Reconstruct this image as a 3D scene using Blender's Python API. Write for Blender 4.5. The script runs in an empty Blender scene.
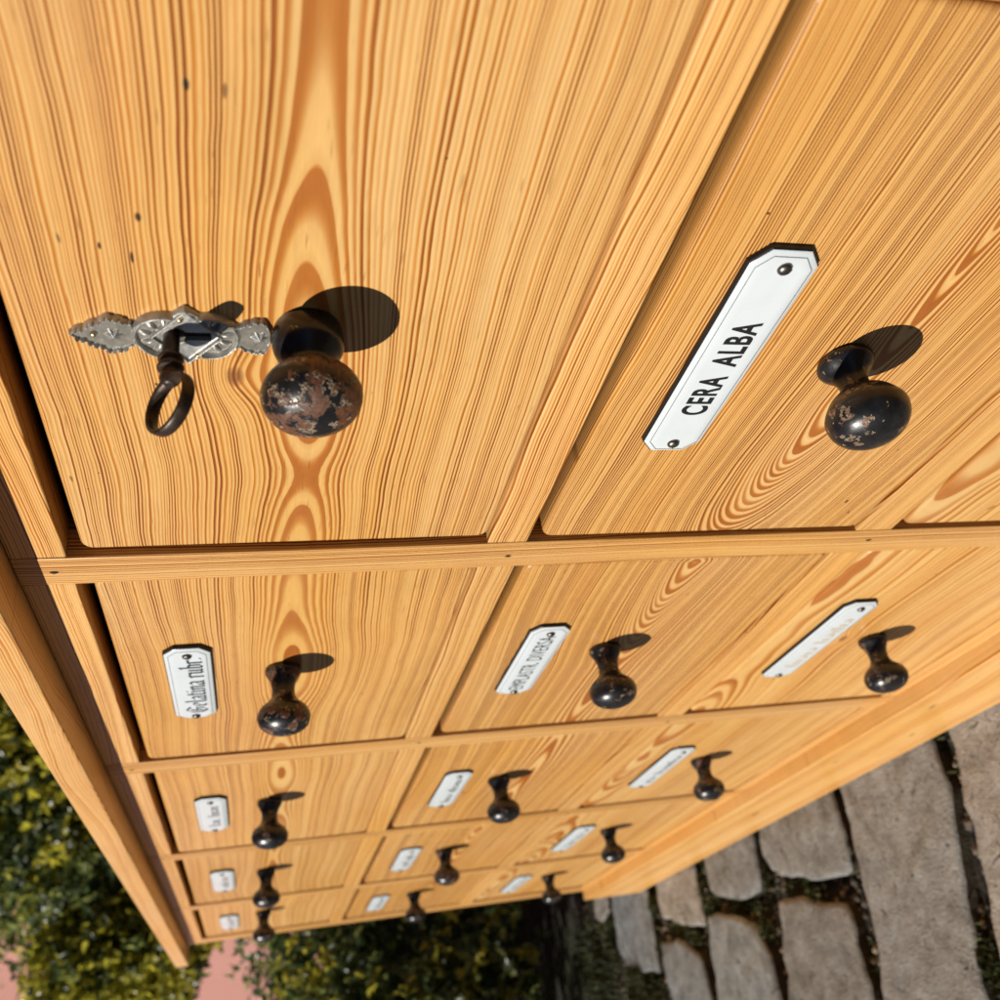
import bpy, bmesh, math, random
import numpy as np
from mathutils import Vector, Matrix, noise as mnoise

random.seed(7); rng = np.random.default_rng(7)
S = bpy.context.scene
COL = S.collection
G = 0.655                      # height of the cabinet's first rail line above the paving

# ------------------------------------------------------------------ helpers
def link(o, parent=None):
    COL.objects.link(o)
    if parent: o.parent = parent
    return o

def mesh_obj(name, bm, mats, parent=None, smooth=False):
    me = bpy.data.meshes.new(name)
    bm.normal_update(); bm.to_mesh(me); bm.free()
    for m in (mats if isinstance(mats, (list, tuple)) else [mats]): me.materials.append(m)
    if smooth:
        for p in me.polygons: p.use_smooth = True
    return link(bpy.data.objects.new(name, me), parent)

def tag(o, label=None, cat=None, group=None, kind=None):
    if label: o['label'] = label
    if cat: o['category'] = cat
    if group: o['group'] = group
    if kind: o['kind'] = kind
    return o

def empty(name, loc=(0, 0, 0)):
    o = bpy.data.objects.new(name, None); o.location = loc; o.empty_display_size = .05
    return link(o)

def outline_rr(x0, x1, z0, z1, r, n=6):
    pts = []
    for cx, cz, a0 in ((x1-r, z1-r, 0), (x0+r, z1-r, 90), (x0+r, z0+r, 180), (x1-r, z0+r, 270)):
        for i in range(n+1):
            a = math.radians(a0 + 90*i/n); pts.append((cx+r*math.cos(a), cz+r*math.sin(a)))
    return pts

def slab(bm, x0, x1, z0, z1, yf, yb, rc=.002, re=.001, n=5, ne=4, mat=0):
    """board lying in the xz plane, front face at yf (towards -y), rounded corners and front arris"""
    rc = max(rc, re*1.05)
    rings = []
    for k in range(ne+1):
        a = math.pi/2*k/ne
        ins = re*(1-math.sin(a)); y = yf + re*(1-math.cos(a))
        pts = outline_rr(x0+ins, x1-ins, z0+ins, z1-ins, rc-ins, n)
        rings.append([bm.verts.new((p[0], y, p[1])) for p in pts])
    pts = outline_rr(x0, x1, z0, z1, rc, n)
    rings.append([bm.verts.new((p[0], yb, p[1])) for p in pts])
    N = len(pts)
    f = bm.faces.new(rings[0]); f.material_index = mat
    if f.calc_area() and True: pass
    for a, b in zip(rings[:-1], rings[1:]):
        for i in range(N):
            j = (i+1) % N
            f = bm.faces.new((a[i], b[i], b[j], a[j])); f.smooth = True; f.material_index = mat
    f = bm.faces.new(rings[-1][::-1]); f.material_index = mat
    bmesh.ops.recalc_face_normals(bm, faces=bm.faces)

def board_x(bm, x0, x1, y0, y1, z0, z1, re=.0012):
    vs = [bm.verts.new(p) for p in ((x0,y0,z0),(x1,y0,z0),(x1,y1,z0),(x0,y1,z0),(x0,y0,z1),(x1,y0,z1),(x1,y1,z1),(x0,y1,z1))]
    fs = [bm.faces.new([vs[i] for i in q]) for q in ((0,3,2,1),(4,5,6,7),(0,1,5,4),(1,2,6,5),(2,3,7,6),(3,0,4,7))]
    es = list({e for f in fs for e in f.edges})
    bmesh.ops.bevel(bm, geom=es, offset=re, segments=2, affect='EDGES', profile=.5)

def lathe(bm, prof, n=40, mat=0, axis_pt=(0, 0, 0)):
    """revolve (r, h) about the -y axis"""
    rows = []
    for r, h in prof:
        if r < 1e-6: rows.append([bm.verts.new((axis_pt[0], axis_pt[1]-h, axis_pt[2]))])
        else: rows.append([bm.verts.new((axis_pt[0]+r*math.cos(2*math.pi*i/n), axis_pt[1]-h, axis_pt[2]+r*math.sin(2*math.pi*i/n))) for i in range(n)])
    for a, b in zip(rows[:-1], rows[1:]):
        for i in range(n):
            j = (i+1) % n
            if len(b) == 1: f = bm.faces.new((a[i], a[j], b[0]))
            elif len(a) == 1: f = bm.faces.new((a[0], b[j], b[i]))
            else: f = bm.faces.new((a[i], a[j], b[j], b[i]))
            f.smooth = True; f.material_index = mat

def spline(prof, k=4):
    out = []
    P = [prof[0]] + list(prof) + [prof[-1]]
    for i in range(1, len(P)-2):
        p0, p1, p2, p3 = [np.array(p) for p in P[i-1:i+3]]
        for j in range(k):
            t = j/k
            out.append(tuple(.5*((2*p1)+(-p0+p2)*t+(2*p0-5*p1+4*p2-p3)*t*t+(-p0+3*p1-3*p2+p3)*t**3)))
    out.append(tuple(prof[-1]))
    return [(max(r, 0), h) for r, h in out]

# ------------------------------------------------------------------ node helpers
class NT:
    def __init__(s, name):
        s.m = bpy.data.materials.new(name); s.m.use_nodes = True
        s.t = s.m.node_tree; s.N = s.t.nodes; s.L = s.t.links
        s.b = s.N['Principled BSDF']; s.tc = s.N.new('ShaderNodeTexCoord')
    def lk(s, a, b):
        if isinstance(a, (int, float)): b.default_value = a
        elif isinstance(a, (tuple, list)): b.default_value = a
        else: s.L.new(a, b)
    def mth(s, op, a, b=None, c=None, clamp=False):
        n = s.N.new('ShaderNodeMath'); n.operation = op; n.use_clamp = clamp
        s.lk(a, n.inputs[0])
        if b is not None: s.lk(b, n.inputs[1])
        if c is not None: s.lk(c, n.inputs[2])
        return n.outputs[0]
    def add(s, a, b): return s.mth('ADD', a, b)
    def sub(s, a, b): return s.mth('SUBTRACT', a, b)
    def mul(s, a, b): return s.mth('MULTIPLY', a, b)
    def sep(s, v):
        n = s.N.new('ShaderNodeSeparateXYZ'); s.L.new(v, n.inputs[0]); return n.outputs
    def vec(s, x, y, z):
        n = s.N.new('ShaderNodeCombineXYZ'); s.lk(x, n.inputs[0]); s.lk(y, n.inputs[1]); s.lk(z, n.inputs[2]); return n.outputs[0]
    def noise(s, v, scale=1, detail=2, rough=.5, dim='3D', w=None, dist=0):
        n = s.N.new('ShaderNodeTexNoise'); n.noise_dimensions = dim
        if dim != '1D' and v is not None: s.L.new(v, n.inputs['Vector'])
        if w is not None: s.lk(w, n.inputs['W'])
        n.inputs['Scale'].default_value = scale; n.inputs['Detail'].default_value = detail
        n.inputs['Roughness'].default_value = rough; n.inputs['Distortion'].default_value = dist
        return n.outputs['Fac']
    def ramp(s, f, stops, interp='LINEAR'):
        n = s.N.new('ShaderNodeValToRGB'); n.color_ramp.interpolation = interp
        e = n.color_ramp.elements
        while len(e) < len(stops): e.new(.5)
        for q, (p, c) in zip(e, stops):
            q.position = p; q.color = (*c, 1) if isinstance(c, (tuple, list)) else (c, c, c, 1)
        s.lk(f, n.inputs[0]); return n.outputs[0]
    def mix(s, f, a, b, mode='MIX'):
        n = s.N.new('ShaderNodeMix'); n.data_type = 'RGBA'; n.blend_type = mode
        s.lk(f, n.inputs[0])
        for v, i in ((a, 6), (b, 7)):
            if isinstance(v, tuple): n.inputs[i].default_value = (*v, 1)
            else: s.L.new(v, n.inputs[i])
        return n.outputs[2]
    def mrange(s, v, a, b, c=0, d=1, smooth=False):
        n = s.N.new('ShaderNodeMapRange'); n.clamp = True
        if smooth: n.interpolation_type = 'SMOOTHSTEP'
        s.lk(v, n.inputs[0]); 
        for i, q in enumerate((a, b, c, d)): n.inputs[i+1].default_value = q
        return n.outputs[0]
    def bump(s, h, strength=.3, dist=.001):
        n = s.N.new('ShaderNodeBump'); n.inputs['Strength'].default_value = strength; n.inputs['Distance'].default_value = dist
        s.L.new(h, n.inputs['Height']); s.L.new(n.outputs[0], s.b.inputs['Normal'])
    def base(s, c): s.lk(c, s.b.inputs['Base Color'])
    def set(s, **k):
        for a, v in k.items(): s.lk(v, s.b.inputs[a.replace('_', ' ')])

EARLY = (.670, .432, .182); MID = (.640, .345, .082); HALO = (.510, .196, .025); LATE = (.190, .042, .005)
def wood(name, grain='x', vc=0., curve=None, d0=.035, dn=.012, spacing=.0018, seed=0., contrast=1., tint=(1, 1, 1), wob=1., spots=(), knots=(), phase=0., hard=False):
    """pine sawn from a log whose pith wanders: rings = distance from the pith line, cut by the board's own faces"""
    s = NT(name)
    X, Y, Z = s.sep(s.tc.outputs['Object'])
    u, v = (X, Z) if grain == 'x' else (Z, X)
    v0 = v
    v = s.add(v, s.mul(Y, .8))
    # slow bends and small waves of the fibres
    n1 = s.noise(s.vec(s.mul(u, 5.), s.mul(v, 16.), seed), 1, 2)
    n2 = s.noise(s.vec(s.mul(u, 26.), s.mul(v, 55.), seed+3), 1, 2)
    v = s.add(v, s.mul(s.sub(n1, .5), .011*wob))
    v = s.add(v, s.mul(s.sub(n2, .5), .0022*wob))
    nv = s.noise(None, 1, 1, dim='1D', w=s.add(s.mul(u, 3.2), seed*1.7))
    v = s.sub(v, s.add(vc, s.mul(s.sub(nv, .5), .022*wob)))
    for (ku, kv, kr, ka) in knots:      # the fibres part round a knot
        du = s.sub(u, ku); dv = s.sub(v0, kv)
        q = s.add(s.mul(s.mul(du, du), 1/(kr*1.7)**2), s.mul(s.mul(dv, dv), 1/kr**2))
        e = s.mth('POWER', 2.718, s.mul(q, -1.))
        v = s.add(v, s.mul(e, ka))
    if curve:
        fc = s.N.new('ShaderNodeFloatCurve'); c = fc.mapping.curves[0]
        pts = [((x+1.25)/1.6, d/.08) for x, d in curve]
        while len(c.points) < len(pts): c.points.new(.5, .5)
        for p, q in zip(c.points, pts): p.location = q; p.handle_type = 'VECTOR' if hard else 'AUTO'
        fc.mapping.update()
        s.L.new(s.mth('DIVIDE', s.add(u, 1.25), 1.6), fc.inputs['Value'])
        d = s.mul(fc.outputs[0], .08)
    else: d = d0
    nd = s.noise(s.vec(s.mul(u, 8.), s.mul(v, 5.), seed+9), 1, 2.5)
    d = s.add(d, s.add(s.mul(s.sub(nd, .5), dn), s.mul(Y, .3)))
    r = s.mth('SQRT', s.add(s.mul(v, v), s.mul(d, d)))
    nr = s.noise(None, 1, 2, dim='1D', w=s.add(s.mul(r, 95.), seed*5))
    t = s.add(s.add(s.mul(r, 1/spacing), phase), s.mul(s.sub(nr, .5), 4.3))
    fr = s.mth('FRACT', t); fl = s.mth('FLOOR', t)
    wn = s.N.new('ShaderNodeTexWhiteNoise'); wn.noise_dimensions = '1D'; s.L.new(s.add(fl, seed), wn.inputs['W'])
    str_ = s.mrange(wn.outputs[0], 0, 1, .26*contrast, 1.30*contrast)
    prof = s.ramp(fr, [(0, .12), (.15, .0), (.38, .09), (.56, .66), (.74, 1.), (.95, .95), (1., .12)])
    # ragged edge of the late wood
    fib = s.noise(s.vec(s.mul(u, 22.), s.mul(v0, 1500.), s.mul(Y, 1500.)), 1, 2, .6)
    fib2 = s.noise(s.vec(s.mul(u, 90.), s.mul(v0, 420.), seed+2), 1, 2, .6)
    k = s.mul(s.mul(prof, str_), s.mrange(fib, .25, .75, .72, 1.22))
    zone = s.noise(s.vec(s.mul(u, 5.), s.mul(v, 38.), seed+44), 1, 3)
    k = s.mul(k, s.mrange(zone, .32, .66, .66, 1.15))
    k = s.mth('MINIMUM', k, 1.)
    big = s.noise(s.vec(s.mul(u, 4.), s.mul(v0, 13.), seed+20), 1, 3)
    early = s.mix(s.mrange(big, .3, .7, 0, .75), EARLY, MID)
    col = s.mix(s.mrange(k, 0, .5), early, HALO)
    col = s.mix(s.mrange(k, .4, 1.05), col, LATE)
    redn = s.noise(s.vec(s.mul(u, 9.), s.mul(v0, 30.), seed+31), 1, 2)
    col = s.mix(s.mul(s.mul(s.mrange(redn, .5, .75), prof), .45), col, (.40, .105, .022))
    heart = s.mth('POWER', 2.718, s.mul(s.mul(v, v), -1/.013**2))
    col = s.mix(s.mul(s.mul(heart, prof), .8), col, (.37, .118, .024))
    oi = s.N.new('ShaderNodeObjectInfo')
    grime = s.noise(s.vec(s.mul(u, 11.), s.mul(v0, 17.), seed+80), 1, 4, .6)
    one = s.mul(s.mrange(oi.outputs['Random'], 0, 1, .95, 1.04), s.mrange(grime, .56, .74, 1., .90))
    col = s.mix(1., col, s.vec(one, one, one), 'MULTIPLY')
    lum = s.add(s.mul(s.sub(fib, .5), .26), s.add(s.mul(s.sub(fib2, .5), .16), 1.))
    col = s.mix(1., col, s.vec(lum, lum, lum), 'MULTIPLY')
    res = s.noise(s.vec(s.mul(u, 85.), s.mul(v0, 1250.), seed+60), 1, 1)
    col = s.mix(s.mrange(res, .70, .80, 0, .55), col, (.17, .055, .015))
    dent = s.noise(s.vec(s.mul(u, 75.), s.mul(v0, 230.), seed+71), 1, 1)
    col = s.mix(s.mrange(dent, .795, .83, 0, .7), col, (.07, .035, .018))
    if tint != (1, 1, 1): col = s.mix(1., col, tint, 'MULTIPLY')
    # worm holes and small dents: dark specks with a shape of their own
    for (su, sv, sr, asp) in spots:
        du = s.sub(u, su); dv = s.sub(v0, sv)
        q = s.add(s.mul(s.mul(du, du), 1/(sr*asp)**2), s.mul(s.mul(dv, dv), 1/sr**2))
        q = s.add(q, s.mul(s.sub(fib2, .5), 1.6))
        col = s.mix(s.mrange(q, .5, 1.3, .93, 0), col, (.018, .010, .006))
    for (ku, kv, kr, ka) in knots:
        du = s.sub(u, ku); dv = s.sub(v0, kv)
        q = s.add(s.mul(s.mul(du, du), 1/(kr*.55)**2), s.mul(s.mul(dv, dv), 1/(kr*.30)**2))
        q = s.add(q, s.mul(s.sub(fib2, .5), 1.2))
        col = s.mix(s.mrange(q, .3, 1.5, .75, 0), col, (.16, .045, .014))
    s.base(col)
    s.set(Roughness=s.add(.34, s.mul(k, -.05)))
    s.b.inputs['Specular IOR Level'].default_value = .32
    hgt = s.add(s.mul(k, .6), s.mul(fib, .6))
    s.bump(hgt, .16, .0004)
    return s.m

def simple(name, col, rough=.5, metal=0., spec=.5, nscale=None, namp=.2, bump=0, bdist=.001):
    s = NT(name)
    if nscale:
        n = s.noise(s.tc.outputs['Object'], nscale, 4, .6)
        l = s.mrange(n, .25, .75, 1-namp, 1+namp)
        s.base(s.mix(1., col, s.vec(l, l, l), 'MULTIPLY'))
        if bump: s.bump(n, bump, bdist)
    else: s.base((*col, 1))
    s.set(Roughness=rough, Metallic=metal); s.b.inputs['Specular IOR Level'].default_value = spec
    return s.m

# ------------------------------------------------------------------ wood of each board
Z = lambda z: z + G
ROW = [wood('pine_top_row', 'x', Z(-.087),
            [(-1.2, .0270), (-.95, .0300), (-.8, .0262), (-.62, .0290), (-.5, .0272), (-.42, .0285), (-.33, .0262), (-.25, .0285), (-.21, .0290), (-.16, .0262), (-.12, .0256), (-.09, .0268), (-.070, .0277), (-.03, .0283), (.004, .0290),
             (.030, .0297), (.0545, .0307), (.075, .0298), (.11, .0288), (.14, .0292), (.163, .0300), (.198, .0312), (.23, .0315), (.30, .0318)],
            dn=.0009, spacing=.00098, phase=.85, seed=2.3, wob=.85,
            spots=[(.2143, Z(-.0571), .0007, 2.3), (.1752, Z(-.0433), .0008, 2.2), (.1614, Z(-.0405), .0004, 5), (.0477, Z(-.0142), .0004, .5), (.058, Z(-.019), .0005, .5), (.108, Z(-.042), .0004, 1.5), (.20, Z(-.118), .0004, 1.), (.165, Z(-.033), .0004, 3)],
            knots=[(.112, Z(-.0655), .0085, -.006)]),
       wood('pine_middle_row', 'x', Z(-.286),
            [(-1.2, .030), (-1.0, .018), (-.8, .024), (-.6, .018), (-.45, .022), (-.3, .024), (-.16, .0215), (-.095, .0165), (-.05, .0125), (-.0225, .0105), (-.0015, .0255), (.002, .0245), (.024, .0200), (.06, .0145), (.10, .0105), (.14, .008), (.2, .0055), (.3, .004)],
            dn=.0012, spacing=.00104, seed=8.1, contrast=1.12, hard=True, wob=.62,
            spots=[(.028, Z(-.335), .0006, 2), (.018, Z(-.342), .0005, 2.5), (.07, Z(-.335), .0004, 2), (.19, Z(-.213), .0005, 1)],
            knots=[(-.445, Z(-.242), .006, .004)]),
       wood('pine_bottom_row', 'x', Z(-.385), [(-1.2, .045), (-.9, .04), (-.6, .05), (-.3, .045), (-.1, .05), (.1, .042), (.3, .05)],
            dn=.012, spacing=.0019, seed=14.7, contrast=.68, knots=[(-.147, Z(-.437), .008, .006)])]
RAILW = [wood('pine_rail_%s' % w, 'x', Z(vc), None, d0=.04, dn=.01, spacing=.00095, seed=sd, contrast=.9, tint=(1.05, 1.06, 1.1), wob=.6)
         for w, vc, sd in (('a', .08, 21.), ('b', -.11, 25.), ('c', -.29, 29.), ('d', -.48, 33.))]
STILEW = wood('pine_divider', 'z', .6, None, d0=.05, dn=.012, spacing=.0013, seed=41., contrast=1.0, tint=(1.05, 1.08, 1.15), wob=.5)
TOPW = wood('pine_top_board', 'x', Z(.10), None, d0=.05, dn=.012, spacing=.0012, seed=47., contrast=.55, tint=(1.08, 1.08, 1.12), wob=.7)
PLINW = wood('pine_plinth', 'x', Z(-.74), None, d0=.06, dn=.03, spacing=.0026, seed=53., contrast=.5, tint=(1.08, 1.06, 1.02), spots=[(-.62, Z(-.601), .0018, 5), (-.35, Z(-.62), .0012, 4), (-.27, Z(-.585), .0012, 5), (-.42, Z(-.585), .001, 6)])
SIDEW = wood('pine_side', 'z', .15, None, d0=.03, dn=.03, spacing=.003, seed=61., contrast=.6)
INNERW = simple('dark_old_pine', (.09, .045, .02), .8, nscale=40)
IRON = simple('dark_iron_nail', (.03, .022, .018), .5, .6, nscale=300)

# ------------------------------------------------------------------ cabinet
cab = empty('apothecary_cabinet', (-.42, .14, 0))
tag(cab, 'stripped pine apothecary cabinet with fifteen small drawers and black knobs, standing on stone paving', 'cabinet')
bpy.context.view_layer.update()
def P(name, bm, mats, parent=cab, smooth=False, label=None):
    o = mesh_obj(name, bm, mats, None, smooth)
    o.parent = parent
    o.matrix_parent_inverse = Matrix.Translation(-Vector(parent.location)) if parent is cab else Matrix.Identity(4)
    if label: o['label'] = label
    return o

XR, XL, DEP = .300, -1.142, .26
DIV = [(.2565, .2995), (-.0224, 0.), (-.2993, -.276), (-.577, -.5539), (-.855, -.832), (-1.138, -1.1005)]
RZ = [(-.170, 0.), (-.3563, -.188), (-.547, -.3768)]

bm = bmesh.new(); board_x(bm, -1.168, .325, -.023, DEP+.01, Z(.0208), Z(.0378), .0012); P('top_board', bm, TOPW)
# far end batten of the top is part of the same board; carcass
for x0, x1 in ((XL, XL+.016), (XR-.016, XR)):
    bm = bmesh.new(); board_x(bm, x0, x1, .022, DEP, Z(-.655), Z(.0206), .0008); P('side_panel', bm, SIDEW)
bm = bmesh.new(); board_x(bm, XL+.0165, XR-.0165, DEP-.012, DEP-.002, Z(-.65), Z(.0204), .0005); P('back_panel', bm, INNERW)
bm = bmesh.new(); board_x(bm, XL+.0165, XR-.0165, .0225, DEP-.013, Z(-.575), Z(-.563), .0005); P('bottom_panel', bm, INNERW)

def nail(bm, x, z, y, r=.0011):
    vs = [bm.verts.new((x+r*math.cos(a)*random.uniform(.75, 1.2), y, z+r*1.5*math.sin(a)*random.uniform(.7, 1.2))) for a in [2*math.pi*i/9 for i in range(9)]]
    f = bm.faces.new(vs[::-1]); f.material_index = 1
    if f.normal.y > 0: f.normal_flip()

for i, (x0, x1) in enumerate(DIV):
    bm = bmesh.new(); slab(bm, x0, x1, Z(-.5618), Z(.0206), 0, .022, .0008, .0007, 2, 3)
    for z in (-.179, -.366, .0085):
        if i in (1, 2, 3): nail(bm, (x0+x1)/2+random.uniform(-.002, .002), Z(z)+random.uniform(-.004, .002), -.00012)
    P('divider', bm, [STILEW, IRON])
DSH = .0004
for c in range(5):
    xa, xb = DIV[c+1][1]+.0002, DIV[c][0]-.0002
    for k, (z0, z1) in enumerate(((0., .0206), (-.188, -.170), (-.3768, -.3563), (-.5618, -.547))):
        bm = bmesh.new(); slab(bm, xa, xb, Z(z0), Z(z1), .0003, .022, .0008, .0007, 2, 3); P('rail', bm, RAILW[k])
# plinth: front board and two returns
bm = bmesh.new(); board_x(bm, XL-.004, XR+.010, -.0125, .012, Z(-.6548), Z(-.562), .0012); P('plinth', bm, PLINW)

# ------------------------------------------------------------------ worn paint, enamel, metals
def knob_paint(name, wear, seed, ballonly=0., fine=112, bare_a=(.050, .018, .008), bare_b=(.16, .062, .026)):
    s = NT(name); v = s.tc.outputs['Object']
    n = s.noise(v, fine, 5, .66, dim='4D', w=seed); n2 = s.noise(v, 330, 3, .6, dim='4D', w=seed+4); n3 = s.noise(v, 210, 3, .55, dim='4D', w=seed+8)
    f = s.add(n, s.mul(s.sub(n2, .5), .35))
    fx, fy, fz = s.sep(v)
    if ballonly: f = s.sub(f, s.mrange(fy, -.0165, -.011, 0, ballonly))
    bare = s.mrange(f, wear, wear+.03)
    streak = s.noise(s.vec(s.mul(fx, 900), s.mul(fy, 90), s.mul(fz, 900)), 1, 2)
    woodc = s.ramp(streak, [(.3, bare_a), (.7, bare_b)])
    rim = s.mrange(s.mth('ABSOLUTE', s.sub(f, wear-.008)), .0, .016, 1, 0)
    cream = s.mul(rim, s.mrange(n3, .50, .56))
    blk = s.ramp(n3, [(.35, (.008, .008, .009)), (.7, (.018, .016, .016))])
    c = s.mix(bare, blk, woodc); c = s.mix(cream, c, (.50, .38, .25))
    s.base(c); s.set(Roughness=s.add(s.mrange(n2, .3, .7, .24, .36), s.mul(bare, .22)))
    s.bump(s.sub(s.mul(n2, .3), bare), .6, .0005)
    return s.m
KN = dict(brown=knob_paint('black_paint_worn_to_wood', .488, 1., .14), chip=knob_paint('black_paint_chipped', .585, 7.4, .04, 165, (.13, .060, .032), (.30, .165, .100)), black=knob_paint('black_paint_old', .60, 13.), dull=knob_paint('black_paint_rubbed', .54, 21.))
WHITE = simple('white_enamel', (.60, .64, .66), .28, spec=.4, nscale=60, namp=.04)
EDGE = simple('black_enamel_edge', (.010, .010, .013), .42, spec=.3)
INK = simple('black_lettering', (.012, .012, .014), .3)
GOLDINK = simple('faded_ochre_lettering', (.52, .40, .27), .4)
NICK = simple('nickel_screw', (.20, .185, .165), .38, 1., nscale=400, namp=.35)
SLOT = simple('slot_dark', (.02, .017, .015), .8)  # one dark colour for the screw slots and the keyhole

# --- lettering: a broad-nib pen for black letter, the built-in face for the block capitals
NIB = np.array([math.cos(math.radians(38)), math.sin(math.radians(38))])
PEN = {
 'G': ([[(.62,.86),(.38,1.0),(.12,.72),(.12,.25),(.36,.0),(.62,.18),(.62,.48)],[(.62,.86),(.72,.78)],[(.36,.80),(.36,.22)],[(.44,.50),(.70,.50)]], .80),
 'e': ([[(.40,.40),(.40,.56),(.25,.64),(.10,.52),(.10,.12),(.24,.0),(.42,.10)],[(.12,.30),(.40,.40)]], .50),
 'l': ([[(.06,.92),(.12,1.0),(.12,.10),(.24,.0)]], .30),
 'a': ([[(.08,.54),(.22,.64),(.36,.54),(.36,.08),(.46,.0)],[(.36,.36),(.20,.34),(.08,.22),(.10,.06),(.20,.0),(.36,.12)]], .52),
 't': ([[(.12,.84),(.12,.10),(.24,.0),(.32,.06)],[(.02,.62),(.30,.62)]], .34),
 'i': ([[(.04,.54),(.12,.62),(.12,.08),(.22,.0)],[(.11,.80),(.15,.84)]], .28),
 'n': ([[(.04,.54),(.12,.62),(.12,.0)],[(.12,.48),(.30,.64),(.38,.54),(.38,.08),(.48,.0)]], .54),
 'r': ([[(.04,.54),(.12,.62),(.12,.02),(.18,.0)],[(.14,.50),(.28,.64),(.36,.56)]], .40),
 'u': ([[(.04,.56),(.12,.62),(.12,.10),(.22,.0),(.38,.14)],[(.38,.62),(.38,.08),(.48,.0)]], .54),
 'b': ([[(.06,.94),(.12,1.0),(.12,.08),(.24,.0),(.38,.10),(.38,.52),(.26,.64),(.12,.50)]], .50),
 '.': ([[(.08,.04),(.12,.08)]], .2), ' ': ([], .30),
 '|': ([[(.04,.56),(.12,.62),(.12,.06),(.20,.0)]], .26),
 '/': ([[(.04,.94),(.12,1.0),(.12,.08),(.22,.0)]], .28),
 '~': ([[(.08,.52),(.20,.62),(.34,.54),(.34,.06)],[(.34,.34),(.12,.22),(.18,.02)]], .48),
}
def pen_text(bm, txt, cx, cz, height, width, y, mat, nibw=.085):
    adv = sum(PEN[c][1] for c in txt)
    sx = width/adv; x = cx-width/2; k = 0
    for c in txt:
        for st in PEN[c][0]:
            for p, q in zip(st[:-1], st[1:]):
                p = np.array(p); q = np.array(q)
                n = NIB*nibw*np.array([.9, .6])
                quad = [p-n, q-n, q+n, p+n]
                if abs((q-p)[0]*NIB[1]-(q-p)[1]*NIB[0]) < .02: 
                    m = np.array([-NIB[1], NIB[0]])*.02
                    quad = [p-n-m, q+n-m, q+n+m, p-n+m]
                k += 1
                vs = [bm.verts.new((x+a[0]*sx, y-k*2e-7*4, cz+(a[1]-.5)*height)) for a in quad]
                f = bm.faces.new(vs); f.material_index = mat
                f.normal_update()
                if f.normal.y > 0: f.normal_flip()
        x += PEN[c][1]*sx

def block_text(bm, txt, cx, cz, height, width, y, mat, bold=.0):
    cu = bpy.data.curves.new('lettering', 'FONT'); cu.body = txt; cu.size = 1.; cu.offset = bold; cu.resolution_u = 6
    cu.space_character = 1.14 if len(txt) < 12 else 1.08; cu.space_word = 2.0 if len(txt) < 12 else 1.1
    o = link(bpy.data.objects.new('lettering', cu))
    bpy.context.view_layer.update()
    me = bpy.data.meshes.new_from_object(o.evaluated_get(bpy.context.evaluated_depsgraph_get()))
    co = np.array([v.co[:] for v in me.vertices]); mn, mx = co.min(0), co.max(0)
    vs = [bm.verts.new((cx+((c[0]-mn[0])/(mx[0]-mn[0])-.5)*width, y, cz+((c[1]-mn[1])/(mx[1]-mn[1])-.5)*height)) for c in co]
    for p in me.polygons:
        try: f = bm.faces.new([vs[i] for i in p.vertices])
        except ValueError: continue
        f.material_index = mat; f.normal_update()
        if f.normal.y > 0: f.normal_flip()
    bpy.data.objects.remove(o); bpy.data.meshes.remove(me); bpy.data.curves.remove(cu)

def octo(cx, cz, hw, hh, c):
    return [(cx-hw+c, cz-hh), (cx+hw-c, cz-hh), (cx+hw, cz-hh+c*.85), (cx+hw, cz+hh-c*.85), (cx+hw-c, cz+hh), (cx-hw+c, cz+hh), (cx-hw, cz+hh-c*.85), (cx-hw, cz-hh+c*.85)]

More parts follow.
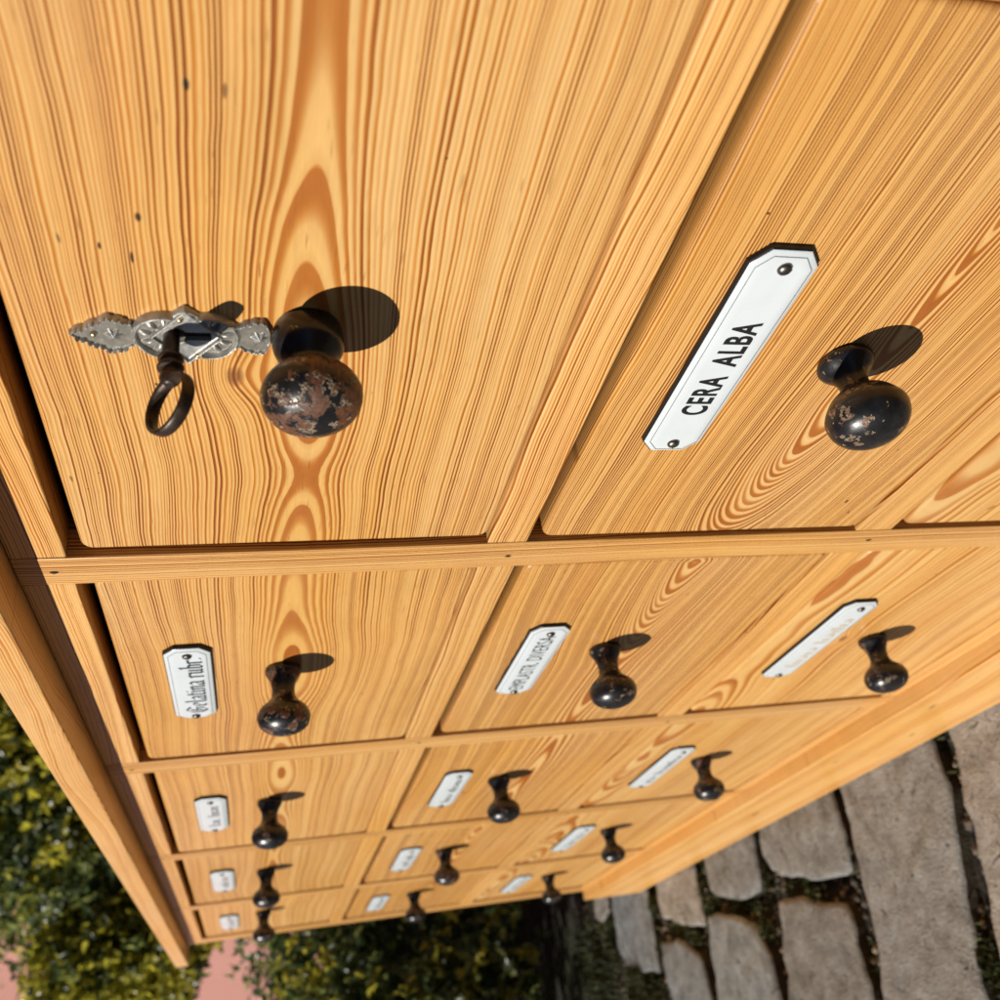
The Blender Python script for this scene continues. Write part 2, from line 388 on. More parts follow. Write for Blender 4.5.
def label_plate(cx, cz, w, h, y0, style, txt, parent, tilt=0.):
    bm = bmesh.new()
    hw, hh = w/2, h/2; c = .0062
    prof = [(0., 0., 1), (0., .0017, 1), (.0005, .0022, 1), (.0010, .0024, 0), (.0022, .0029, 0), (.0036, .0032, 0), (.0052, .00330, 0)]
    rings = []
    for ins, hgt, m in prof:
        rings.append(([bm.verts.new((x, y0-hgt, z)) for x, z in octo(cx, cz, hw-ins, hh-ins, c-ins*.55)], m))
    for (a, _), (b, m) in zip(rings[:-1], rings[1:]):
        for i in range(8):
            j = (i+1) % 8
            f = bm.faces.new((a[i], a[j], b[j], b[i])); f.material_index = m; f.smooth = m == 0
    f = bm.faces.new(rings[-1][0]); f.material_index = 0
    bmesh.ops.recalc_face_normals(bm, faces=bm.faces)
    yf = y0-.0033
    # fine border line on the flat
    a = octo(cx, cz, hw-.0023, hh-.0023, c-.00125); b = octo(cx, cz, hw-.0025, hh-.0025, c-.00136)
    for i in range(8):
        j = (i+1) % 8
        f = bm.faces.new([bm.verts.new((x, y0-.00305, z)) for x, z in (a[i], a[j], b[j], b[i])]); f.material_index = 2; f.normal_update()
        if f.normal.y > 0: f.normal_flip()
    yt = yf-.00008
    if style == 'block': block_text(bm, txt[0], cx+txt[1], cz+txt[2], txt[3], txt[4], yt, 2, txt[5])
    elif style == 'pen': pen_text(bm, txt[0], cx+txt[1], cz+txt[2], txt[3], txt[4], yt, 2)
    elif style == 'gold': pen_text(bm, txt[0], cx+txt[1], cz+txt[2], txt[3], txt[4], yt, 3)
    for sx in (-1, 1):
        px = cx+sx*(hw-.0068)
        lathe(bm, [(.0024, -.0004), (.0024, .0003), (.0021, .0009), (.0014, .00135), (.0006, .0015), (0, .00152)], 18, 4, (px, yf, cz))
        an = random.uniform(0, math.pi); ca, sa = math.cos(an), math.sin(an)
        q = [(-.0019, -.00022), (.0019, -.00022), (.0019, .00022), (-.0019, .00022)]
        f = bm.faces.new([bm.verts.new((px+a*ca-b*sa, yf-.00146+abs(a)*.0002, cz+a*sa+b*ca)) for a, b in q]); f.material_index = 5; f.normal_update()
        if f.normal.y > 0: f.normal_flip()
    return P('label_plate', bm, [WHITE, EDGE, INK, GOLDINK, NICK, SLOT], parent)

KNOB_A = [(.0099, 0), (.0104, .0022), (.0106, .0050), (.0100, .0082), (.0080, .0104), (.0064, .0122), (.0060, .0140), (.0070, .0158), (.0098, .0176), (.0126, .0198), (.0142, .0228), (.0145, .0250), (.0137, .0282), (.0113, .0312), (.0074, .0333), (.0032, .0342), (0, .0344)]
KNOB_B = [(.0090, 0), (.0094, .0014), (.0092, .0032), (.0081, .0052), (.0068, .0078), (.0060, .0108), (.0059, .0142), (.0068, .0170), (.0090, .0194), (.0118, .0218), (.0134, .0250), (.0136, .0276), (.0126, .0308), (.0100, .0334), (.0062, .0352), (.0024, .0359), (0, .0360)]
KNOB_C = [(.0094, 0), (.0101, .0014), (.0099, .0030), (.0086, .0047), (.0068, .0067), (.0056, .0090), (.0052, .0112), (.0056, .0131), (.0080, .0152), (.0104, .0170), (.0122, .0192), (.0140, .0222), (.0144, .0246), (.0136, .0280), (.0112, .0312), (.0074, .0335), (.0032, .0345), (0, .0347)]
KX = [[.1345, -.1335, -.404, -.678, -.939], [.1268, -.1345, -.4085, -.682, -.944], [.13, -.1495, -.413, -.680, -.953]]
KZ = [[-.0868, -.0856, -.0815, -.081, -.080], [-.2750, -.2690, -.2650, -.2650, -.2685], [-.458, -.460, -.4500, -.4510, -.4540]]
KM = [['brown', 'dull', 'black', 'black', 'black'], ['chip', 'black', 'black', 'dull', 'black'], ['black', 'black', 'dull', 'black', 'black']]
LX = [.1265, -.1450, -.4240, -.7030, -.983]
LBL = {
 (0, 1): ('pen', ('Gelatina rubr.', .001, -.001, .0112, .080), .101, .0228, 'drawer with plate reading Gelatina rubr. in black letter'),
 (0, 2): ('pen', ('/~|. /||~|', 0, -.001, .0085, .062), .101, .0228, 'drawer with white plate of dark black letter script'),
 (0, 3): ('pen', ('~||/| ||~', 0, -.001, .0085, .060), .104, .0228, None),
 (0, 4): ('pen', ('/|~ ||/~|', 0, -.001, .0085, .060), .104, .0228, None),
 (1, 0): ('block', ('CERA ALBA', -.0030, .0000, .0102, .0500, .030), .1056, .0242, 'drawer with plate reading CERA ALBA in bold capitals'),
 (1, 1): ('block', ('EMPLASTR. DIVERSA', 0, .0002, .0092, .080, .0), .102, .0236, 'drawer with plate reading EMPLASTR. DIVERSA in thin capitals'),
 (1, 2): ('pen', ('/||~ |/|~||', 0, -.001, .0070, .070), .104, .0228, None),
 (1, 3): ('pen', ('||~/ ~|/|', 0, -.001, .0080, .060), .110, .0228, None),
 (1, 4): ('pen', ('~/|| |~|', 0, -.001, .0080, .060), .106, .0228, None),
 (2, 0): None,
 (2, 1): ('gold', ('/||~|~ /|~|/|~', 0, -.001, .0085, .078), .119, .0240, 'drawer with white plate of faded ochre script'),
 (2, 2): ('pen', ('||~ /|~||/|~', 0, -.001, .0072, .085), .119, .0236, None),
 (2, 3): ('pen', ('/~|| ||~', 0, -.001, .0072, .07), .119, .0236, None),
 (2, 4): ('pen', ('~|/| |~|', 0, -.001, .0072, .07), .115, .0236, None),
}
LZ = [-.0388, -.2262, -.4155]
def sink_tweak(r, c): return random.uniform(-.0006, .0008)
for r in range(3):
    for c in range(5):
        xa, xb = DIV[c+1][1], DIV[c][0]
        z0, z1 = RZ[r]
        yf = .0014 + sink_tweak(r, c)
        if (r, c) == (0, 0): yf = .0018
        bm = bmesh.new()
        lg = (.0031, .0022, .0026, .0024, .0026)[c]
        slab(bm, xa+lg, xb-.0016, Z(z0+.0008), Z(z1-(.0058, .0060, .0042)[r]), yf, yf+.018, .0052, .0022, 8, 6)
        lab = LBL.get((r, c))
        rot = Matrix.Translation(((xa+xb)/2, 0, Z((z0+z1)/2))) @ Matrix.Rotation(random.uniform(-.0022, .0022), 4, 'Y') @ Matrix.Rotation(random.uniform(-.003, .003), 4, 'Z') @ Matrix.Translation((-(xa+xb)/2, 0, -Z((z0+z1)/2)))
        bmesh.ops.transform(bm, matrix=rot, verts=bm.verts)
        dl = lab[4] if lab else ('drawer with ornate keyhole plate and no label' if (r, c) == (0, 0) else None)
        d = P('drawer', bm, ROW[r], label=dl)
        # knob: own origin on the drawer face so its paint sits in its own space
        bm = bmesh.new(); lathe(bm, spline(KNOB_B if c else (KNOB_C if r else KNOB_A), 4), 48)
        bmesh.ops.recalc_face_normals(bm, faces=bm.faces)
        k = mesh_obj('knob', bm, KN[KM[r][c]], None, True)
        k.parent = d; k.location = (KX[r][c], yf, Z(KZ[r][c]))
        k.rotation_euler = (random.uniform(-.03, .03), random.uniform(0, 6.28) if c else .3, random.uniform(-.03, .03))
        if (r, c) == (0, 0): k['label'] = 'knob with black paint worn down to brown wood'; k.rotation_euler = (0, 1.2, 0)
        if (r, c) == (1, 0): k['label'] = 'black knob with a few bare chips'; k.rotation_euler = (0, .4, 0)
        if lab: label_plate(LX[c], Z(LZ[r]), lab[2], lab[3], yf, lab[0], lab[1], d)
        if (r, c) == (0, 0): DRAWER1, Y1 = d, yf

# ------------------------------------------------------------------ escutcheon: cast relief as a height field
EX, EZ = .1322, Z(-.0525)
def esc_half(t):
    """half width at t = metres below the top tip"""
    w = 0
    if t < .0170:
        b = .0003 + .0070*min(1, t/.0112)
        b -= .0026*max(0, (t-.0112)/.0058)
        w = max(w, b + .0009*abs(math.sin(t/.0170*math.pi*4.2))**.7*min(1, t/.002))
    for cz_, rr in ((.0258, .0092), (.0378, .0092)):
        if abs(t-cz_) < rr: w = max(w, math.sqrt(rr*rr-(t-cz_)**2))
    dd = abs(t-.0318)
    if dd < .0105: w = max(w, .0122*(1-dd/.0105) + .0012*math.sin(min(1, dd/.0105)*math.pi))
    if .0455 < t < .0480: w = max(w, .0050)
    if .0468 <= t <= .0575:
        q = (t-.0468)/.0107
        w = max(w, .0050+.0020*math.sin(q*math.pi)+.0006*abs(math.sin(q*math.pi*4)))
    if t > .0530: w *= math.sqrt(max(.05, 1-((t-.0530)/.0026)**2))
    return w
TL = .0555
def esc_h(x, t, w):
    e = max(0, w-abs(x))
    h = .0006 + .0006*min(1, e/.0007)                 # flat with rounded arris
    if e < .0013: h += .0007*math.sin(min(1, e/.0013)*math.pi)
    for cz_ in (.0258, .0378):
        dx, dt = x, t-cz_
        rr = math.hypot(dx, dt)
        if abs(t-.0318) < .0105 and abs(x) < .0118*(1-abs(t-.0318)/.0105): continue
        if rr < .0090:
            h += .0012*math.exp(-((rr-.0082)/.0005)**2)
            a = math.atan2(dx, dt*(1 if cz_ > .03 else -1))
            if .0025 < rr < .0076: h += .0012*max(0, math.sin(a*9))**.7*math.sin((rr-.0025)/.0051*math.pi) - .0003
            if rr < .0022: h += .0005
    q = abs(x)/.0118 + abs(t-.0318)/.0105
    if q < 1.05:
        h += .0013*math.exp(-((q-.92)/.055)**2)
        if q < .85: h += .00015
    for st in (.0120, .0522):
        rr = math.hypot(x, t-st); a = math.atan2(x, t-st)
        s_ = .0021*(1+.30*math.cos(6*a))
        if rr < s_: h += .0016*(1-rr/s_)
    for i in range(9):
        tt = .002+i*.0016
        for sx in (-1, 1):
            ww = esc_half(tt)-.0007
            rr = math.hypot(x-sx*ww, t-tt)
            if rr < .0008: h += .0010*(1-(rr/.0008)**2)
    for i in range(6):
        tt = .0478+i*.0018
        for sx in (-1, 1):
            ww = esc_half(tt)-.0006
            rr = math.hypot(x-sx*ww, t-tt)
            if rr < .0008: h += .0005*(1-(rr/.0008)**2)
    # keyhole sunk through the plate
    if abs(x) < .0016 and .0272 < t < .0385: h = .0001
    if math.hypot(x, t-.0290) < .0030: h = .0001
    return h
bm = bmesh.new()
NTt, NX = 330, 96
grid = []
for i in range(NTt+1):
    t = max(1e-5, min(TL-1e-5, TL*i/NTt)); w = esc_half(t)
    row = []
    for j in range(NX+1):
        x = w*(-1+2*j/NX)
        hh = esc_h(x, t, w)
        if j in (0, NX) or i in (0, NTt): hh = 0.
        row.append(bm.verts.new((x, -hh, EZ+.0318-t-EZ)))
    grid.append(row)
for i in range(NTt):
    for j in range(NX):
        f = bm.faces.new((grid[i][j], grid[i][j+1], grid[i+1][j+1], grid[i+1][j])); f.smooth = True
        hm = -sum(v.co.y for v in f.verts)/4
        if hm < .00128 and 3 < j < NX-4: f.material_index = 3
        cx_ = sum(v.co.x for v in f.verts)/4; cz_ = .0318-sum(v.co.z for v in f.verts)/4
        if (abs(cx_) < .0014 and .0275 < cz_ < .0382) or math.hypot(cx_, cz_-.0290) < .0027: f.material_index = 2
bmesh.ops.recalc_face_normals(bm, faces=bm.faces)
for (px, pt) in ((.0003, .0066), (.0072, .0302), (-.0082, .0345)):
    lathe(bm, [(.0010, .0006), (.0010, .0017), (.0007, .0022), (0, .0024)], 12, 1, (px, 0, .0318-pt))
s = NT('cast_pewter'); n = s.noise(s.tc.outputs['Object'], 420, 4, .65); n2 = s.noise(s.tc.outputs['Object'], 90, 3)
s.base(s.ramp(s.add(s.mul(n, .5), s.mul(n2, .5)), [(.35, (.22, .21, .19)), (.62, (.52, .51, .47))])); s.set(Roughness=s.mrange(n, .3, .7, .32, .50), Metallic=.55); s.bump(n, .4, .0005)
BRASS = simple('brass_pin', (.62, .50, .30), .35, 1.)
SHADEP = simple('pewter_shade_in_hollows', (.19, .175, .145), .55, .4, nscale=500, namp=.4)  # darker pewter for the low faces, shade painted into the relief
esc = mesh_obj('escutcheon', bm, [s.m, BRASS, SLOT, SHADEP]); esc.parent = DRAWER1; esc.location = (EX, Y1, EZ)

# ------------------------------------------------------------------ the key
s = NT('brown_iron_key'); n = s.noise(s.tc.outputs['Object'], 260, 5, .65)
s.base(s.ramp(n, [(.3, (.020, .013, .010)), (.55, (.050, .032, .022)), (.75, (.095, .058, .036))])); s.set(Roughness=s.mrange(n, .3, .7, .30, .55), Metallic=.55); s.bump(n, .35, .0004)
KEYM = s.m
KXp, KZp = EX-.0002, Z(-.0482)
key = empty('iron_key', (KXp, Y1, KZp))
tag(key, 'old brown iron key with an oval ring bow, stuck in the ornate keyhole plate', 'key')
bm = bmesh.new()
lathe(bm, spline([(.0021, -.006), (.0023, 0), (.0024, .006), (.0025, .0085), (.0034, .0092), (.0036, .0102), (.0029, .0110), (.0027, .0116), (.0036, .0124), (.0037, .0134), (.0028, .0142), (.0024, .0152), (.0030, .0162), (.0028, .0176), (.0015, .0190), (0, .0192)], 4), 28)
bmesh.ops.recalc_face_normals(bm, faces=bm.faces)
o = mesh_obj('stem', bm, KEYM, key, True)
bm = bmesh.new()
ph = math.radians(145); e = Vector((math.cos(ph), 0, math.sin(ph))); ax = Vector((0, -1, 0)); nn = e.cross(ax)
rows = []
NB, NS = 56, 14
for i in range(NB):
    a = 2*math.pi*i/NB
    cc = ax*(.0258+.0082*math.cos(a)) + e*(.0093*math.sin(a))
    rad = (ax*math.cos(a)/.0082 + e*math.sin(a)/.0093).normalized()
    th = .0008 + .0005*max(0, -math.cos(a))**3; wd = .0020
    rows.append([bm.verts.new(cc + rad*th*math.cos(b) + nn*wd*math.copysign(abs(math.sin(b))**.7, math.sin(b))) for b in [2*math.pi*k/NS for k in range(NS)]])
for i in range(NB):
    for k in range(NS):
        a, b = rows[i], rows[(i+1) % NB]
        f = bm.faces.new((a[k], a[(k+1) % NS], b[(k+1) % NS], b[k])); f.smooth = True
bmesh.ops.recalc_face_normals(bm, faces=bm.faces)
mesh_obj('bow', bm, KEYM, key, True)

# ------------------------------------------------------------------ ground and paving
s = NT('dark_soil'); n = s.noise(s.tc.outputs['Object'], 60, 6, .7); n2 = s.noise(s.tc.outputs['Object'], 7, 4)
s.base(s.mix(s.mrange(n2, .45, .65), s.ramp(n, [(.3, (.008, .007, .005)), (.7, (.036, .029, .021))]), s.ramp(n, [(.3, (.010, .014, .004)), (.7, (.045, .055, .016))])))
s.set(Roughness=.95); s.bump(n, .8, .01)
SOIL = s.m
bm = bmesh.new(); bmesh.ops.create_grid(bm, x_segments=40, y_segments=40, size=40)
for v in bm.verts: v.co.z = -.017
tag(mesh_obj('ground', bm, SOIL), kind='structure')

s = NT('weathered_granite'); v = s.tc.outputs['Object']
n = s.noise(v, 38, 6, .65); n2 = s.noise(v, 420, 3, .6); n3 = s.noise(v, 9, 3)
at = s.N.new('ShaderNodeAttribute'); at.attribute_name = 'tone'
c = s.ramp(n, [(.28, (.19, .168, .142)), (.5, (.37, .342, .300)), (.72, (.52, .495, .450))])
c = s.mix(s.mrange(n3, .4, .65, 0, .55), c, s.ramp(n, [(.3, (.27, .265, .25)), (.7, (.46, .455, .435))]))
l = s.mrange(n2, .3, .7, .72, 1.25); c = s.mix(1., c, s.vec(l, l, l), 'MULTIPLY')
sp = s.noise(v, 75, 3, .6, dist=.8); c = s.mix(s.mrange(sp, .61, .70, 0, .8), c, (.055, .042, .030))
c = s.mix(1., c, at.outputs['Color'], 'MULTIPLY')
s.base(c); s.set(Roughness=.85); s.b.inputs['Specular IOR Level'].default_value = .25
s.bump(s.add(s.mul(n, .7), s.mul(n2, .35)), .8, .008)
STONE = s.m

STN = [
 [(-.165,.05),(-.345,.05),(-.352,-.02),(-.372,-.10),(-.398,-.205),(-.43,-.33),(-.25,-.34),(-.215,-.2)],
 [(-.382,.05),(-.530,.05),(-.536,-.02),(-.549,-.095),(-.560,-.155),(-.580,-.21),(-.600,-.30),(-.455,-.29),(-.428,-.207),(-.418,-.165),(-.398,-.115),(-.378,-.055),(-.374,0)],
]
def pix(poly):      # stone outlines measured on the paving plane
    return poly
C0 = Vector((0.35252434, -0.19013469, -0.06752535)); Fp = 941.6948
R0 = Matrix(((0.21325148, -0.15372485, -0.96482769), (-0.52114557, -0.85321540, 0.02075536), (-0.82639646, 0.49838956, -0.26206247)))
def onplane(u, v, z=-.655):
    d = R0.transposed() @ Vector(((u-500)/Fp, (v-500)/Fp, 1)); k = (z-C0.z)/d.z
    return (C0.x+d.x*k, C0.y+d.y*k)
MEAS = [
 [(760,834),(800,812),(828,792),(842,835),(850,872),(824,880),(789,877),(771,871),(762,855)],
 [(776,900),(800,897),(842,906),(853,930),(870,1000),(876,1030),(796,1030),(789,1000),(780,940)],
 [(701,864),(725,848),(749,834),(757,865),(760,893),(745,901),(722,898),(710,891)],
 [(708,917),(730,915),(754,922),(771,957),(780,1000),(786,1030),(726,1030),(720,1000),(712,955)],
 [(649,886),(668,876),(688,867),(697,900),(701,925),(690,928),(672,922),(659,920)],
 [(660,941),(676,940),(692,948),(702,962),(710,999),(714,1025),(680,1025),(672,998),(665,972)],
 [(610,905),(628,897),(644,891),(651,930),(656,972),(640,972),(626,966),(617,950)],
 [(592,908),(606,905),(607,914),(600,922),(594,918)],
]
for m, k in zip(MEAS, (3, 0, 3, 0, 3, 0, 3, 2)):      # the first k corners lie under the plinth
    q = [onplane(*p) for p in m]
    q = [(x + .012*(i < k), .035) if i < k and i in (0, k-1) else (x, y) for i, (x, y) in enumerate(q)]
    q = [p for i, p in enumerate(q) if not (0 < i < k-1)]
    STN.append(q)
# the rows go on beyond what is measured: same rows, further stones
def rowquad(xa, xb, ya, yb, slope=-.28):
    return [(xa+slope*-(ya)*-1, ya), (xb+slope*-(ya)*-1, ya), (xb+slope*-(yb)*-1, yb), (xa+slope*-(yb)*-1, yb)]
def band(k0, k1, ya, yb):
    sl = .27
    return [(k0+sl*ya, ya), (k1+sl*ya, ya), (k1+sl*yb, yb), (k0+sl*yb, yb)]
for k0, k1, offs in ((-.335, -.17, -.36), (-.525, -.375, -.32), (-.70, -.56, -.30), (-.90, -.735, -.28), (-1.10, -.94, -.26), (-1.28, -1.13, -.24)):
    y = offs
    while y > -.62:
        ln = random.uniform(.20, .30)
        STN.append(band(k0, k1, y-ln, y)); y -= ln+.03
for k0 in (-.14, .05, .24):
    y = .05
    while y > -.35:
        ln = random.uniform(.2, .3)
        STN.append(band(k0, k0+.16, y-ln, y)); y -= ln+.03
bm = bmesh.new(); tl = bm.loops.layers.float_color.new('tone')
def stone(poly):
    pts = []
    n = len(poly)
    for i in range(n):
        a = Vector(poly[i]); b = Vector(poly[(i+1) % n]); L = (b-a).length
        m = max(1, int(L/.012))
        for k in range(m): pts.append(a.lerp(b, k/m))
    # round off and roughen
    for _ in range(0): pts = [(pts[i-1]+pts[i]*4+pts[(i+1) % len(pts)])/6 for i in range(len(pts))]
    cen = sum(pts, Vector((0, 0)))/len(pts)
    out = []
    for p in pts:
        q = mnoise.noise(Vector((p.x*30, p.y*30, 1.7)))*.0055 + mnoise.noise(Vector((p.x*90, p.y*90, 4.2)))*.0036 + mnoise.noise(Vector((p.x*210, p.y*210, 9.2)))*.0014
        out.append(p + (p-cen).normalized()*q)
    tone = random.uniform(.64, .90); warm = random.uniform(-.07, .07)
    dz = random.uniform(-.003, .003)
    rings = []
    for f_, z in ((0.0, -.045), (.0, -.0045), (.0014, -.0020), (.0036, -.0008), (.0090, -.0002)):
        ring = []
        for p in out:
            d = (cen-p); L = d.length
            q = p + d.normalized()*min(f_, L*.8)
            ring.append(bm.verts.new((q.x, q.y, z+dz+mnoise.noise(Vector((q.x*45, q.y*45, 7)))*.0022*(z > -.04))))
        rings.append(ring)
    # inner fill, several rings towards the middle
    for fr in (.3, .55, .8):
        rings.append([bm.verts.new((*(p.lerp(cen, fr)), dz+.0006+mnoise.noise(Vector((*(p.lerp(cen, fr))*40, 7)))*.003)) for p in out])
    cv = bm.verts.new((*cen, dz))
    fs = []
    N = len(out)
    for a, b in zip(rings[:-1], rings[1:]):
        for i in range(N): fs.append(bm.faces.new((a[i], a[(i+1) % N], b[(i+1) % N], b[i])))
    for i in range(N): fs.append(bm.faces.new((rings[-1][i], rings[-1][(i+1) % N], cv)))
    for ring in rings[1:3]:
        for i in range(N):
            e = bm.edges.get((ring[i], ring[(i+1) % N]))
            if e: e.smooth = False
    for i, f in enumerate(fs):
        f.smooth = True
        side = i < N           # flanks coloured dark to stand for shade in the joints
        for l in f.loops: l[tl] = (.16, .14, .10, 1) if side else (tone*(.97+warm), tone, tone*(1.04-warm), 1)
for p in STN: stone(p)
bmesh.ops.recalc_face_normals(bm, faces=bm.faces)
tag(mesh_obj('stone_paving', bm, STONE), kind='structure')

# gravel and moss in the joints
def inside(poly, x, y):
    c = False; n = len(poly)
    for i in range(n):
        x1, y1 = poly[i]; x2, y2 = poly[(i+1) % n]
        if (y1 > y) != (y2 > y) and x < (x2-x1)*(y-y1)/(y2-y1)+x1: c = not c
    return c
def in_joint(x, y): return not any(inside(p, x, y) for p in STN)
bm = bmesh.new(); tl = bm.loops.layers.float_color.new('tone')
ct = 0
while ct < 2600:
    x, y = random.uniform(-1.5, -.15), random.uniform(-.40, .03)
    if not in_joint(x, y): continue
    ct += 1
    r = random.choice((.0012, .0018, .0025, .0040))*random.uniform(.7, 1.3)
    res = bmesh.ops.create_icosphere(bm, subdivisions=1, radius=r)
    c3 = random.choice(((.30, .24, .17), (.14, .11, .085), (.075, .06, .045), (.20, .16, .11)))
    z = -.016+r*.4
    fset = set()
    for v in res['verts']:
        v.co = Vector((v.co.x*random.uniform(.7, 1.4), v.co.y*random.uniform(.7, 1.4), v.co.z*.75)) + Vector((x, y, z))
        fset.update(v.link_faces)
    for f in fset:
        for l in f.loops: l[tl] = (*c3, 1)
s = NT('joint_gravel'); at = s.N.new('ShaderNodeAttribute'); at.attribute_name = 'tone'; s.base(at.outputs['Color']); s.set(Roughness=.9)
tag(mesh_obj('joint_gravel', bm, s.m), kind='stuff')

bm = bmesh.new(); tl = bm.loops.layers.float_color.new('tone')
def moss_at(x, y, n, spread, hmax):
    for _ in range(n):
        px, py = x+random.gauss(0, spread), y+random.gauss(0, spread*.8)
        if not in_joint(px, py): 
            if random.random() < .8: continue
        h = random.uniform(.3, 1)*hmax; a = random.uniform(0, 6.28); w = random.uniform(.0008, .0018)
        lean = Vector((random.gauss(0, .5), random.gauss(0, .5), 1)).normalized()*h
        b = Vector((px, py, -.022+.012*mnoise.noise(Vector((px*30, py*30, 0)))+.010)); sd = Vector((math.cos(a), math.sin(a), 0))*w
        f = bm.faces.new([bm.verts.new(b-sd), bm.verts.new(b+sd), bm.verts.new(b+lean*.6+sd*.7), bm.verts.new(b+lean), bm.verts.new(b+lean*.6-sd*.7)])
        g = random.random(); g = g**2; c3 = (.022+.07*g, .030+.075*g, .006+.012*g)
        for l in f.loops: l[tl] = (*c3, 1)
for (u, v, n, sp_, hm) in ((640, 990, 2600, .030, .022), (610, 940, 900, .022, .018), (680, 932, 900, .022, .016), (648, 905, 260, .012, .012), (735, 907, 500, .02, .012), (600, 985, 700, .035, .022),
                           (800, 888, 350, .02, .010), (990, 975, 700, .016, .014), (755, 880, 260, .010, .010), (705, 915, 300, .012, .012), (765, 930, 200, .008, .008), (860, 960, 200, .008, .007), (850, 800, 200, .014, .010), (590, 960, 500, .04, .025), (655, 950, 300, .012, .012), (700, 880, 250, .012, .01)):
    x, y = onplane(u, v); moss_at(x, y, n, sp_, hm)
ct = 0
while ct < 2600:
    x, y = random.uniform(-1.6, -.15), random.uniform(-.38, .02)
    if in_joint(x, y) and mnoise.noise(Vector((x*14, y*14, 3))) > .02: moss_at(x, y, 2, .004, .010)
    ct += 1
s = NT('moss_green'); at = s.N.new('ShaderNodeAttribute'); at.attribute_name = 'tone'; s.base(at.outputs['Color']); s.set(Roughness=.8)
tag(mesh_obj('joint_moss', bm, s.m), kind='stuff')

# ------------------------------------------------------------------ pink wall
s = NT('pink_render'); n = s.noise(s.tc.outputs['Object'], 3, 4); n2 = s.noise(s.tc.outputs['Object'], 160, 3)
s.base(s.ramp(n, [(.3, (.57, .265, .215)), (.7, (.64, .31, .255))])); s.set(Roughness=.9); s.bump(n2, .3, .004)
bm = bmesh.new(); board_x(bm, -3.0, 4.5, 0, .25, -.05, 3.2, .01)
w = mesh_obj('rendered_wall', bm, s.m); w.location = (-3.9, .12, 0); w.rotation_euler = (0, 0, math.radians(36))
tag(w, 'plain dusty pink rendered wall behind the shrubs', 'wall')

# ------------------------------------------------------------------ shrubs
s = NT('evergreen_leaf'); at = s.N.new('ShaderNodeAttribute'); at.attribute_name = 'tone'
s.base(at.outputs['Color']); s.set(Roughness=.34); s.b.inputs['Specular IOR Level'].default_value = .5
tr = s.N.new('ShaderNodeBsdfTranslucent'); mx = s.N.new('ShaderNodeMixShader'); mx.inputs[0].default_value = .5
hs = s.N.new('ShaderNodeHueSaturation'); hs.inputs['Value'].default_value = 1.5; s.L.new(at.outputs['Color'], hs.inputs['Color']); s.L.new(hs.outputs[0], tr.inputs['Color'])
s.L.new(s.b.outputs[0], mx.inputs[1]); s.L.new(tr.outputs[0], mx.inputs[2]); s.L.new(mx.outputs[0], s.N['Material Output'].inputs['Surface'])
LEAF = s.m
BARK = simple('shrub_bark', (.06, .042, .028), .9, nscale=60, namp=.4, bump=.5, bdist=.004)

def leaf_mesh(sprigs):
    """sprigs: (pos, dir, young) -> several leaves round each sprig"""
    V, F, Cc = [], [], []
    for pos, d, young, n in sprigs:
        d = d/np.linalg.norm(d)
        for k in range(n):
            a = rng.normal(0, 1, 3); a -= a.dot(d)*d; a /= np.linalg.norm(a)+1e-9
            ld = d*rng.uniform(.2, .9)+a*rng.uniform(.5, 1.1)+np.array([0, 0, -.15]); ld /= np.linalg.norm(ld)
            L = rng.uniform(.020, .040); W = L*rng.uniform(.36, .50)
            up = d-ld*d.dot(ld); up /= np.linalg.norm(up)+1e-9
            sd = np.cross(ld, up)
            b = pos + d*rng.uniform(-.02, .03)
            fold = up*W*.22; droop = -up*L*.10
            i0 = len(V)
            V += [b, b+ld*L*.35+sd*W*.5+fold, b+ld*L*.75+sd*W*.36+fold+droop, b+ld*L+droop*2, b+ld*L*.75-sd*W*.36+fold+droop, b+ld*L*.35-sd*W*.5+fold, b+ld*L*.5]
            F += [(i0, i0+1, i0+6), (i0+1, i0+2, i0+6), (i0+2, i0+3, i0+6), (i0+3, i0+4, i0+6), (i0+4, i0+5, i0+6), (i0+5, i0, i0+6)]
            g = rng.random()
            if young and g < .7: c = np.array([.52, .47, .055])*rng.uniform(.7, 1.3)
            elif g < .35: c = np.array([.30, .335, .095])*rng.uniform(.7, 1.3)
            else: c = np.array([.065, .098, .034])*rng.uniform(.6, 1.3)
            Cc += [c]*6
    return V, F, Cc

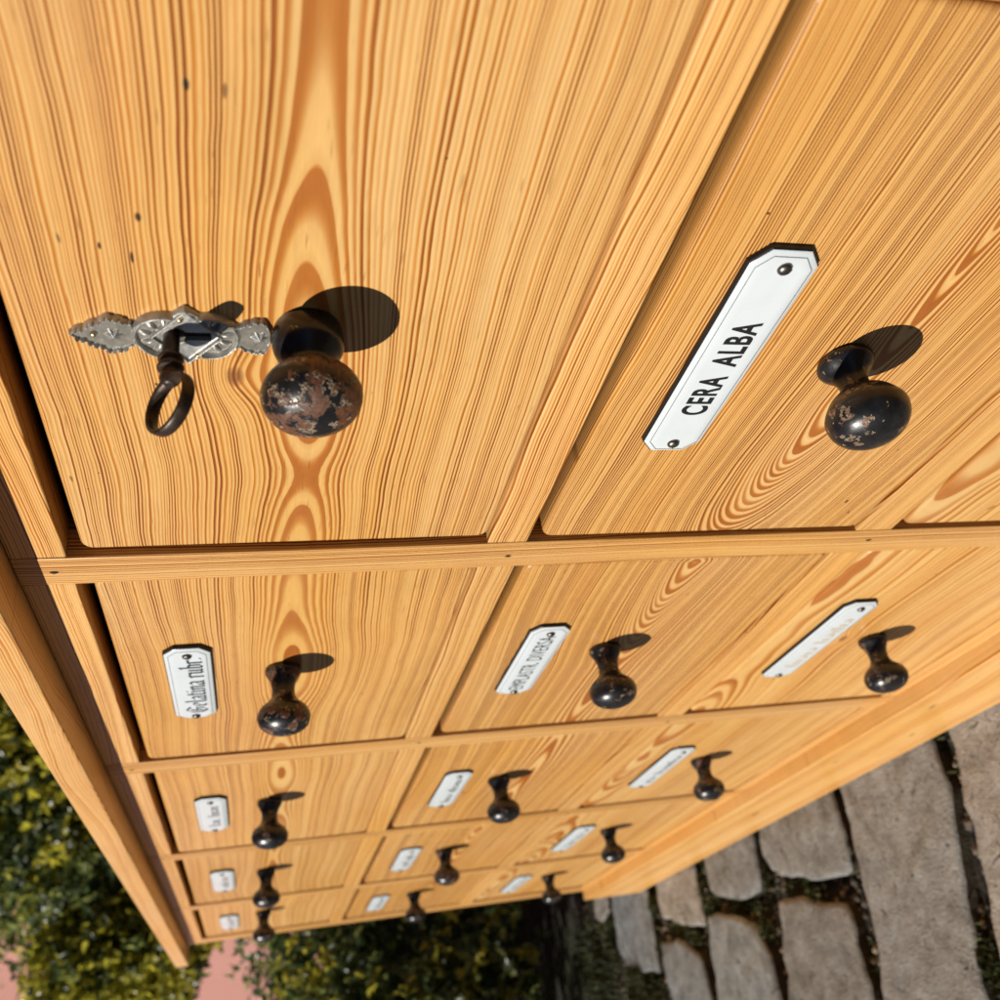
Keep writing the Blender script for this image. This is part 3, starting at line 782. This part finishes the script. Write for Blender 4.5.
def shrub(label, base, lobes, nspr, trunk_to, yth=.02):
    root = empty('evergreen_shrub', base); tag(root, label, 'shrub')
    base = np.array(base, float)
    sp = []
    for (c, r, wgt) in lobes:
        c = np.array(c, float); r = np.array(r, float)
        for _ in range(int(nspr*wgt)):
            v = rng.normal(0, 1, 3); v /= np.linalg.norm(v)
            q = rng.random()**.42
            bumpy = 1+.22*mnoise.noise(Vector(v*2.6+c))+.16*mnoise.noise(Vector(v*6+c))
            p = c + r*v*q*bumpy
            if p[2] < .01: continue
            young = mnoise.noise(Vector(p*5.)) > yth and q > .66
            d = v*np.array([1, 1, 1])+rng.normal(0, .45, 3)+np.array([0, 0, .25])
            sp.append((p-base, d, young, int(rng.integers(5, 9))))
    V, F, Cc = leaf_mesh(sp)
    me = bpy.data.meshes.new('foliage'); me.from_pydata([tuple(x) for x in V], [], F)
    col = me.color_attributes.new('tone', 'FLOAT_COLOR', 'CORNER')
    arr = np.ones((len(F)*3, 4), np.float32); arr[:, :3] = np.repeat(np.array(Cc), 3, axis=0)
    col.data.foreach_set('color', arr.ravel())
    me.materials.append(LEAF); me.update()
    link(bpy.data.objects.new('foliage', me), root)
    # stems
    bm = bmesh.new()
    for t in trunk_to:
        a = Vector((random.uniform(-.05, .05), random.uniform(-.05, .05), -.05)); b = Vector(t)-Vector(base)
        prev = None; n = 7
        for i in range(n+1):
            f = i/n; p = a.lerp(b, f)+Vector((mnoise.noise(Vector((f*3, t[0], 1)))*.06, mnoise.noise(Vector((f*3, t[1], 5)))*.06, 0))*f
            rr = .022*(1-f)+.005
            ring = [bm.verts.new(p+Vector((rr*math.cos(q), rr*math.sin(q), 0))) for q in [2*math.pi*k/8 for k in range(8)]]
            if prev:
                for k in range(8): bm.faces.new((prev[k], prev[(k+1) % 8], ring[(k+1) % 8], ring[k])).smooth = True
            prev = ring
    mesh_obj('stem', bm, BARK, root)
    return root

zz = .655
shrub('tall dense evergreen shrub with glossy dark and yellow green leaves above the cabinet top', (-2.75, 1.25, -.03),
      [((-2.75, 1.30, .75+zz), (.95, 1.05, .78), .52), ((-2.45, .62, .50+zz), (.40, .40, .36), .20), ((-2.65, .42, .34+zz), (.30, .24, .20), .10), ((-2.65, .20, .19+zz), (.24, .18, .13), .12), ((-2.65, .17, .36+zz), (.24, .19, .16), .14), ((-2.75, .50, .72+zz), (.40, .30, .34), .12), ((-2.2, 1.0, .72+zz), (.40, .45, .45), .18)],
      8000, [(-2.75, 1.2, 1.6), (-2.45, .7, 1.1), (-2.6, .5, 1.0), (-2.3, 1.0, 1.4), (-3.0, 1.3, 1.7)])
shrub('low shaded shrub with sparse yellow green tips beyond the far end of the cabinet', (-2.15, .02, -.03),
      [((-2.15, .05, -.33+zz), (.42, .45, .26), .45), ((-2.2, .35, -.30+zz), (.40, .4, .34), .25), ((-1.95, -.35, -.36+zz), (.42, .40, .30), .3), ((-1.85, .05, -.50+zz), (.28, .3, .14), .15)],  # third lobe, out of view, added to throw shade on the ground
      3800, [(-2.1, .05, .4), (-2.2, .3, .45), (-2.0, -.1, .35), (-1.95, -.35, .35)], .16)

# ------------------------------------------------------------------ sky, sun, camera
SUN = Vector((.20, 1., -.47)).normalized()
el = math.asin(-SUN.z)
W = bpy.data.worlds.new("World"); S.world = W; W.use_nodes = True
nt = W.node_tree; bg = nt.nodes['Background']
sky = nt.nodes.new('ShaderNodeTexSky'); sky.sky_type = 'NISHITA'; sky.sun_disc = False
sky.sun_elevation = el; sky.sun_rotation = math.atan2(-SUN.x, -SUN.y)
sky.air_density = .22; sky.dust_density = .0; sky.ozone_density = 1.
nt.links.new(sky.outputs[0], bg.inputs[0]); bg.inputs[1].default_value = .05
sl = bpy.data.lights.new('sun', 'SUN'); sl.energy = 5.0; sl.angle = math.radians(.53); sl.color = (1., .95, .87)
so = link(bpy.data.objects.new('sun', sl)); so.rotation_euler = SUN.to_track_quat('-Z', 'Y').to_euler(); so.location = (0, -3, 4)

cam = bpy.data.cameras.new('camera'); co = link(bpy.data.objects.new('camera', cam))
cam.sensor_width = 36; cam.sensor_fit = 'HORIZONTAL'; cam.lens = Fp/1000*36
cam.clip_start = .01; cam.clip_end = 300
Rm = Matrix((R0[0], -Vector(R0[1]), -Vector(R0[2]))).transposed()
co.matrix_world = Matrix.Translation(C0+Vector((0, 0, G))) @ Rm.to_4x4()
cam.dof.use_dof = True; cam.dof.focus_distance = .34; cam.dof.aperture_fstop = 14.5
S.camera = co
S.render.engine = 'CYCLES'
S.render.resolution_x = 1024; S.render.resolution_y = 1024
vs = S.view_settings
vs.view_transform = 'Standard'; vs.look = 'None'; vs.exposure = .05; vs.gamma = 1
